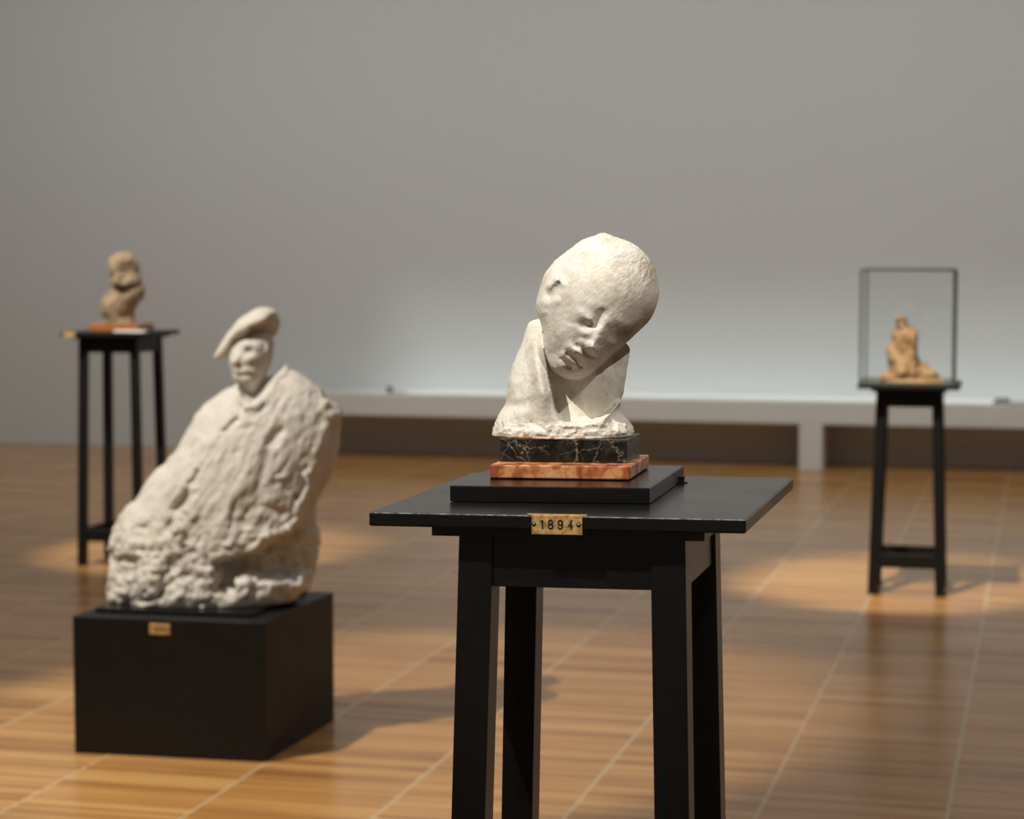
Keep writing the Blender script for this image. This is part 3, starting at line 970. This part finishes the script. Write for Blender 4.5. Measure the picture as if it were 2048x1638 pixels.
pc_ = S.inflate(CB([(392, 925), (388, 880), (440, 800), (500, 690), (590, 560), (690, 440), (780, 340), (900, 260), (1000, 200), (1100, 170), (1210, 180),
                    (1300, 225), (1350, 300), (1370, 400), (1345, 500), (1300, 590), (1230, 600), (1150, 560), (1040, 590), (930, 610), (830, 640), (740, 680),
                    (690, 760), (620, 880), (520, 930), (440, 960)]), 44)
under = S.mask(CB([(640, 960), (690, 780), (740, 690), (840, 620), (930, 540), (980, 450), (1130, 405), (1220, 345), (1270, 285), (1400, 270), (1420, 640), (900, 900)]), 2.0, 3)
Dc = S.field(pc_, 1.35 - 0.62 * under, 1.15, 12.0)
bt = obj('beret', S.mesh(Dc, 'beret', 430, Wb, SC2, [lambda P: fbm(P, 14, 2, 3.0) * 1.4], SZ2), M['figure'], om, smooth=True)
place(bt, om, (w[0], w[1], 0.4045))
del Dc

# ------------------------------------------------------- left far bust ------
ZL = 1.055
lb = thing('bust_sculpture', 'small mottled brown head and shoulders on the far left stand', 'sculpture', (-4.05, 8.75, ZL))
for nm, q, z0, z1 in (('base_slab', rect(-0.118, 0.122, -0.085, 0.085), 0.0, 0.034),):
    b_ = slab(nm, q, z0, z1, M['wood_base'], lb, 0.003)
    b_.rotation_euler = (0, 0, 0)
def C5(pts):
    return [(100 + x / 5.85, 480 + y / 5.85) for x, y in pts]
S = Sculpt(196, 298, 492, 646, -40, 40, 1.0)
hp = S.inflate(C5([(710, 240), (735, 180), (800, 140), (880, 115), (960, 130), (1020, 180), (1062, 270), (1075, 380), (1065, 470), (1030, 540), (950, 570), (850, 580), (770, 560), (735, 480), (722, 380)]), 31)
bp = S.inflate(C5([(735, 545), (690, 580), (640, 630), (612, 700), (605, 780), (630, 850), (655, 900), (665, 1100), (1015, 1100), (1012, 940), (1005, 860), (1010, 780), (1060, 690), (1100, 610), (1108, 540), (1070, 480), (960, 520), (840, 540)]), 30)
Dd = S.field(hp, 1.0, 1.0, -2)
Dd = S.press(Dd, S.relief([g for g in [
    (238, 510, 12, 8, 0, 4), (228, 530, 8, 8, 0, 3), (262, 536, 14, 12, -20, -17), (241, 551, 6, 8, 0, 4), (232, 548, 5, 4, 0, -3), (250, 552, 5, 4, 0, -3),
    (243, 562, 11, 4, 0, 3), (243, 568, 8, 2, 0, -3)]]), 8)
Dd2 = S.press(S.field(bp, 1.0, 0.9, 0), S.relief([(268, 575, 8, 14, 35, 5), (222, 610, 10, 12, 0, 4), (252, 595, 10, 16, 30, -4), (265, 620, 12, 14, 20, -13), (250, 628, 14, 6, 0, -3)]), 8)
D = np.maximum(S.union(Dd, Dd2, 4), (S.W - 641).astype(np.float32)[:, :, None])
w = at_depth(245, 643, 9.46)
o = obj('bust', S.mesh(D, 'bust', 245, 641, 9.49 / FOC, [lambda P: (fbm(P, 9, 3, 2.0) * 3.0 + fbm(P, 5, 2, 7.0) * 1.5) * np.clip((640 - P[:, 1]) / 3, 0, 1)]), M['wax'], lb, smooth=True)
place(o, lb, (w[0], w[1], ZL + 0.0335))
cd = thing('label_card', 'small white card lying in front of the brown bust, edge of far left stand', 'card', (-3.930, 8.600, ZL))
c_ = slab('card', rect(-0.076, 0.070, -0.022, 0.022), 0.0, 0.009, M['card'], cd, 0.001)
c_.rotation_euler = (0, 0, 0)

# ------------------------------------------------ glass case, terracotta ----
ZR = 0.868
gc = thing('glass_case', 'tall clear glass display case over the ochre figure on the far right stand', 'display case', (-0.555, 8.845, ZR), math.radians(1.0))
gw, gd, gh, e = 0.186, 0.186, 0.472, 0.006
slab('case_base', rect(-gw - 0.008, gw + 0.008, -gd - 0.008, gd + 0.008), 0.0, 0.010, M['lead'], gc, 0.001)
for q, z0, z1 in ((rect(-gw, gw, -gd, -gd + e * 0.6), 0.01, gh), (rect(-gw, gw, gd - e * 0.6, gd), 0.01, gh),
                  (rect(-gw, -gw + e * 0.6, -gd, gd), 0.01, gh), (rect(gw - e * 0.6, gw, -gd, gd), 0.01, gh), (rect(-gw, gw, -gd, gd), gh - e, gh)):
    xs = [p[0] for p in q]; ys = [p[1] for p in q]
    bm = bmesh.new()       # single panes: one face each, thin-sheet glass
    if z0 > 0.3:
        vs = [bm.verts.new((x, y, gh - e * 0.5)) for x, y in q]
    elif max(xs) - min(xs) > 0.1:
        y = sum(ys) / 4
        vs = [bm.verts.new(p) for p in ((-gw, y, z0), (gw, y, z0), (gw, y, z1), (-gw, y, z1))]
    else:
        x = sum(xs) / 4
        vs = [bm.verts.new(p) for p in ((x, -gd, z0), (x, gd, z0), (x, gd, z1), (x, -gd, z1))]
    bm.faces.new(vs)
    obj('glass_pane', bm_mesh(bm, 'glass_pane'), M['glass'], gc)
h_ = 0.0042
for sx in (-1, 1):
    for sy in (-1, 1):
        slab('glass_edge', rect(sx * gw - h_, sx * gw + h_, sy * gd - h_, sy * gd + h_), 0.01, gh, M['lead'], gc, 0)
for s in (-1, 1):
    slab('glass_edge', rect(-gw, gw, s * gd - h_, s * gd + h_), gh - 0.007, gh + 0.001, M['lead'], gc, 0)
    slab('glass_edge', rect(s * gw - h_, s * gw + h_, -gd, gd), gh - 0.007, gh + 0.001, M['lead'], gc, 0)

tc = thing('seated_figure_sculpture', 'small ochre terracotta seated figure inside the glass case', 'sculpture', (-0.555, 8.845, ZR + 0.010))
def C6(pts):
    return [(1680 + x / 4.55, 500 + y / 4.55) for x, y in pts]
S = Sculpt(1748, 1892, 620, 768, -62, 60, 1.2)
tp = S.inflate(C6([(512, 606), (545, 582), (580, 602), (592, 650), (640, 688), (682, 740), (684, 850), (694, 940), (722, 990), (760, 1000), (800, 1020), (840, 1070),
                   (880, 1110), (912, 1160), (920, 1260), (350, 1260), (345, 1180), (375, 1125), (430, 1090), (458, 1050), (440, 960), (412, 900), (418, 860), (455, 795),
                   (478, 730), (512, 690), (504, 640)]), 40)
D = S.field(tp, 1.05, 1.0, 0)
def g6(x, y, sx, sy, a, amp):
    return (1680 + x / 4.55, 500 + y / 4.55, sx / 4.55, sy / 4.55, a, amp)
D = S.press(D, S.relief([g6(545, 640, 30, 40, 0, 6), g6(530, 710, 24, 18, 0, -6), g6(600, 760, 60, 40, 20, 6), g6(490, 850, 60, 60, -20, -17), g6(540, 930, 34, 30, 0, -9),
                         g6(640, 860, 26, 110, 5, 7), g6(470, 960, 30, 30, 0, 5), g6(520, 1070, 60, 50, 0, 8), g6(600, 1040, 14, 60, 10, -5), g6(760, 1040, 50, 22, 10, -6),
                         g6(800, 1110, 50, 30, 10, 6), g6(420, 1150, 50, 24, 0, 5)]), 10)
zc_ = 751.0
D = np.maximum(D, (S.W - zc_).astype(np.float32)[:, :, None])
w = at_depth(1822, 751, 8.70)
o = obj('figure', S.mesh(D, 'figure', 1822, zc_, 8.72 / FOC, [lambda P: (fbm(P, 9, 3, 1.0) * 4.0 + fbm(P, 20, 2, 4.0) * 3.0) * np.clip((zc_ - 1 - P[:, 1]) / 3, 0, 1)]), M['terracotta'], tc, smooth=True)
place(o, tc, (w[0], w[1], ZR + 0.022))
bm = bmesh.new()
bmesh.ops.create_cone(bm, cap_ends=True, segments=40, radius1=0.138, radius2=0.120, depth=0.013)
for v in bm.verts:
    a_ = math.atan2(v.co.y, v.co.x)
    kk = 1 + 0.03 * math.sin(3 * a_) + 0.02 * math.sin(7 * a_)
    v.co.x *= kk; v.co.y *= kk * 0.8; v.co.z += 0.0065
o = obj('clay_base', bm_mesh(bm, 'clay_base'), M['terracotta'], tc)
place(o, tc, (w[0] + 0.005, w[1], ZR + 0.010))

# -------------------------------------------- odds and ends on the bench ----
kb = thing('small_device', 'small dark grey knob on the bench top, right of the plaster man', 'device', (-4.36, 13.72, 0.446))
bm = bmesh.new()
bmesh.ops.create_cone(bm, cap_ends=True, segments=24, radius1=0.024, radius2=0.020, depth=0.045)
bmesh.ops.translate(bm, verts=bm.verts, vec=(0, 0, 0.0225))
obj('knob', bm_mesh(bm, 'knob'), M['grey_plastic'], kb, smooth=False)
slab('cable', rect(0.01, 0.11, 0.02, 0.03), 0.0, 0.012, M['pale_grey'], kb, 0.002)
fx = thing('low_box', 'low pale grey box on the bench top near the right edge of the photo', 'box', (-0.21, 13.66, 0.446))
slab('case', rect(-0.115, 0.115, -0.03, 0.05), 0.0, 0.018, M['pale_grey'], fx, 0.003)
slab('lid', rect(-0.10, -0.01, -0.01, 0.04), 0.018, 0.036, M['grey_plastic'], fx, 0.003)

# --------------------------------------------------------------- lights -----
def spot(name, loc, target, power, size, blend, radius, col):
    l = bpy.data.lights.new(name, 'SPOT')
    l.energy = power; l.spot_size = math.radians(size); l.spot_blend = blend
    l.shadow_soft_size = radius; l.color = col
    o = bpy.data.objects.new(name, l)
    o.location = loc
    o.rotation_euler = (Vector(target) - Vector(loc)).to_track_quat('-Z', 'Y').to_euler()
    return link(o)
def area(name, loc, size, power, col, rot=(0, 0, 0), spread=180):
    l = bpy.data.lights.new(name, 'AREA')
    l.shape = 'RECTANGLE'; l.size = size[0]; l.size_y = size[1]
    l.energy = power; l.color = col; l.spread = math.radians(spread)
    o = bpy.data.objects.new(name, l)
    o.location = loc; o.rotation_euler = rot
    return link(o)
WARM = (1.0, 0.93, 0.82)
spot('gallery_spot', (-1.78, 0.80, 4.1), (-0.59, 2.70, 1.30), 560, 20, 0.5, 0.02, (1.0, 0.95, 0.86))
spot('gallery_spot', (1.50, 1.15, 4.1), (-0.60, 2.70, 1.30), 235, 18, 0.5, 0.02, (1.0, 0.95, 0.86))
spot('gallery_spot', (-3.6, 3.5, 4.1), (-2.15, 5.72, 0.25), 830, 32, 0.45, 0.03, WARM)
spot('gallery_spot', (-4.75, 6.7, 4.1), (-3.95, 9.0, 0.35), 900, 20, 0.65, 0.03, WARM)
spot('gallery_spot', (-1.25, 6.8, 4.1), (-0.60, 9.0, 0.1), 1050, 21, 0.65, 0.03, WARM)
def aim(loc, target):
    return (Vector(target) - Vector(loc)).to_track_quat('-Z', 'Y').to_euler()
area('bench_washer', (-0.55, 12.75, 4.3), (7.8, 0.08), 9, (0.87, 0.945, 0.95), aim((0, 12.75, 4.3), (0, 14.1, 0.02)), 14)
area('wall_fill', (-2.6, 10.0, 4.33), (12.0, 0.4), 104, (0.945, 0.985, 0.995), aim((0, 10.0, 4.33), (0, 14.1, 1.9)), 140)  # unseen strip added to brighten the back wall
area('ceiling_fill', (-2.6, 6.8, 4.35), (9.0, 11.0), 115, (0.95, 0.985, 1.0))  # added ambient fill, an unseen panel below the closed ceiling

world = bpy.data.worlds.new('room_world')
scene.world = world
world.use_nodes = True
world.node_tree.nodes['Background'].inputs[0].default_value = (0.5, 0.5, 0.5, 1)
world.node_tree.nodes['Background'].inputs[1].default_value = 0.05

# --------------------------------------------------------------- camera -----
cam = bpy.data.cameras.new('camera')
cam.sensor_fit = 'HORIZONTAL'
cam.sensor_width = 36.0
cam.lens = 36.0 * FOC / 2048.0
cam.clip_start = 0.05
cam.clip_end = 60
cam.dof.use_dof = True
cam.dof.focus_distance = 2.66
cam.dof.aperture_fstop = 6.0
co = bpy.data.objects.new('camera', cam)
co.location = (0, 0, EYE)
co.rotation_euler = (math.pi / 2 - PITCH, 0, YAW)
link(co)
scene.camera = co
